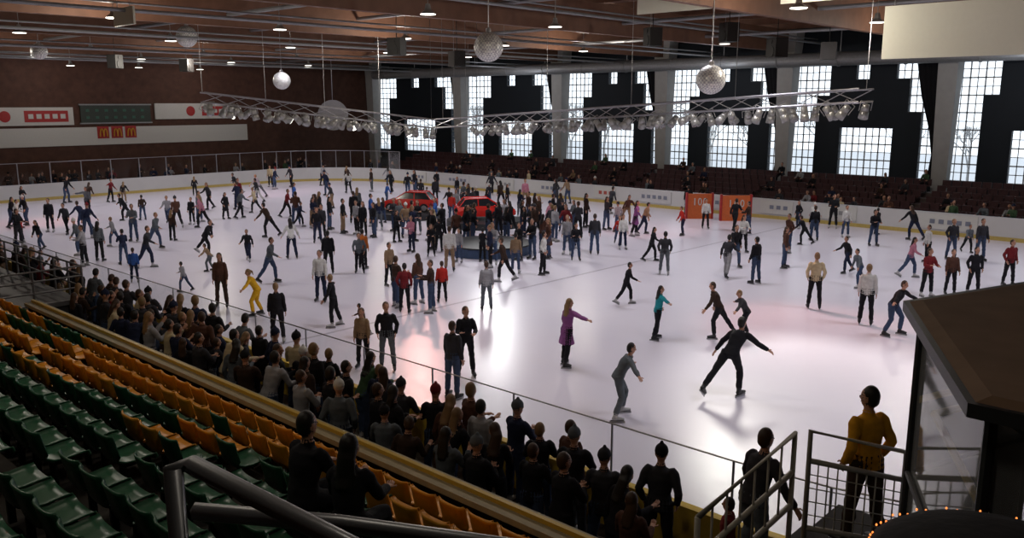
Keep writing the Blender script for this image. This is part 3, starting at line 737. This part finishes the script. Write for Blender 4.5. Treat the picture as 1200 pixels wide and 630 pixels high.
for (p,q,n_) in((A,C,18),(C2,B_,24)):
    d=(q-p).normalized(); s=d.cross(dz).normalized()
    for k in range(n_):
        for sg in(-1,1):
            a=p.lerp(q,(k+.5+random.uniform(-.3,.3))/n_)+s*sg*.5-dz*.75
            o=inst('par_can',CANL if random.random()<.12 else CAN,a,random.uniform(0,6),e); o.scale=(1.15,)*3
            o.rotation_euler=(random.uniform(-.9,.9),random.uniform(-.9,.9),random.uniform(0,6))
HB=MB(); HB.tube([(0,0,.35),(0,0,.15),(0,0,0)],[.08,.12,.3],0,n=16,dome=0); HB.tube([(0,0,0),(0,0,-.02)],[.27,.27],1,n=16,dome=0); HB.tube([(0,0,.35),(0,0,1.6)],[.015,.015],0,n=5)
HBM=HB.mesh('high_bay_lamp',[CANM,LAMPE],False)
e=empty('high_bay_lamps')
for x in(14,21,28,35,42):
    for y in(13,23.5,33,43,53,62): inst('lamp',HBM,(x,y,9.7),0,e)
for x in range(10,36,5): inst('lamp',HBM,(x,67,9.3),0,e)
for y in(3,10,17): inst('lamp',HBM,(2.5,y,10),0,e)  # unseen lamp models, added to go with the near stand fill

# ---------------------------------------------------------------- lights
def spot(loc,target,power,ang,col,blend=.5,r=.25,name='rink_floodlight'):
    l=bpy.data.lights.new(name,'SPOT'); l.energy=power; l.spot_size=rad(ang); l.spot_blend=blend; l.color=col; l.shadow_soft_size=r
    o=bpy.data.objects.new(name,l); scene.collection.objects.link(o); o.location=loc
    o.rotation_euler=(Vector(target)-Vector(loc)).to_track_quat('-Z','Y').to_euler(); return o
def point(loc,power,col,r=.3,name='hall_fill_light'):  # ambient fill lights, added to brighten hall, ceiling and stands
    l=bpy.data.lights.new(name,'POINT'); l.energy=power; l.color=col; l.shadow_soft_size=r
    o=bpy.data.objects.new(name,l); scene.collection.objects.link(o); o.location=loc
for x in(17,28,39):
    for y in(4,17,30,43,56):
        spot((x,y,9.3),(x,y,0),1550 if x>17 else 1250,115,(.95,.92,1.0),.6,1.5)
for x in(14,28,42):
    for y in(13,33,53): point((x,y,9.2),430,(1,.9,.78))
for y,pw in((3,80),(10,150),(17,150)): point((2.5,y,9.4),pw,(1,.87,.7))  # unseen fill lights added to bring up the near seats
for y in(12,30,48): point((51.5,y,8),110,(.9,.93,1))  # extra fill added for the far stand, no fixtures
for x in(12,24,36): point((x,67,8.6),120,(1,.9,.8))
def stage(x,y,fx,fy,fz,P_,a,c_,bl=.8,r=.3): spot((fx,fy,fz),(x,y,0),P_,a,c_,bl,r,'stage_spot')
stage(19.4,7.6,26,14,8,3600,40,(1,.96,.86),.35,.9)
stage(24.0,9.5,28,17,8,1900,44,(1,.42,.36),.8,.8)
stage(15.6,18.1,26,30,7,1100,28,(1,.42,.36))
stage(16.2,52.1,26,50,7,2600,30,(1,.35,.3))
stage(35.5,56.7,26,50,7,2000,28,(1,.5,.6))
stage(37.7,25.1,33,22,7,900,44,(1,.5,.5))
stage(24.5,22.5,31,30,6,1500,50,(1,1,1),.9,.8)
w=bpy.data.worlds.new('sky'); scene.world=w; w.use_nodes=True; bg=w.node_tree.nodes['Background']; bg.inputs['Color'].default_value=(.84,.92,1,1); bg.inputs['Strength'].default_value=1.7
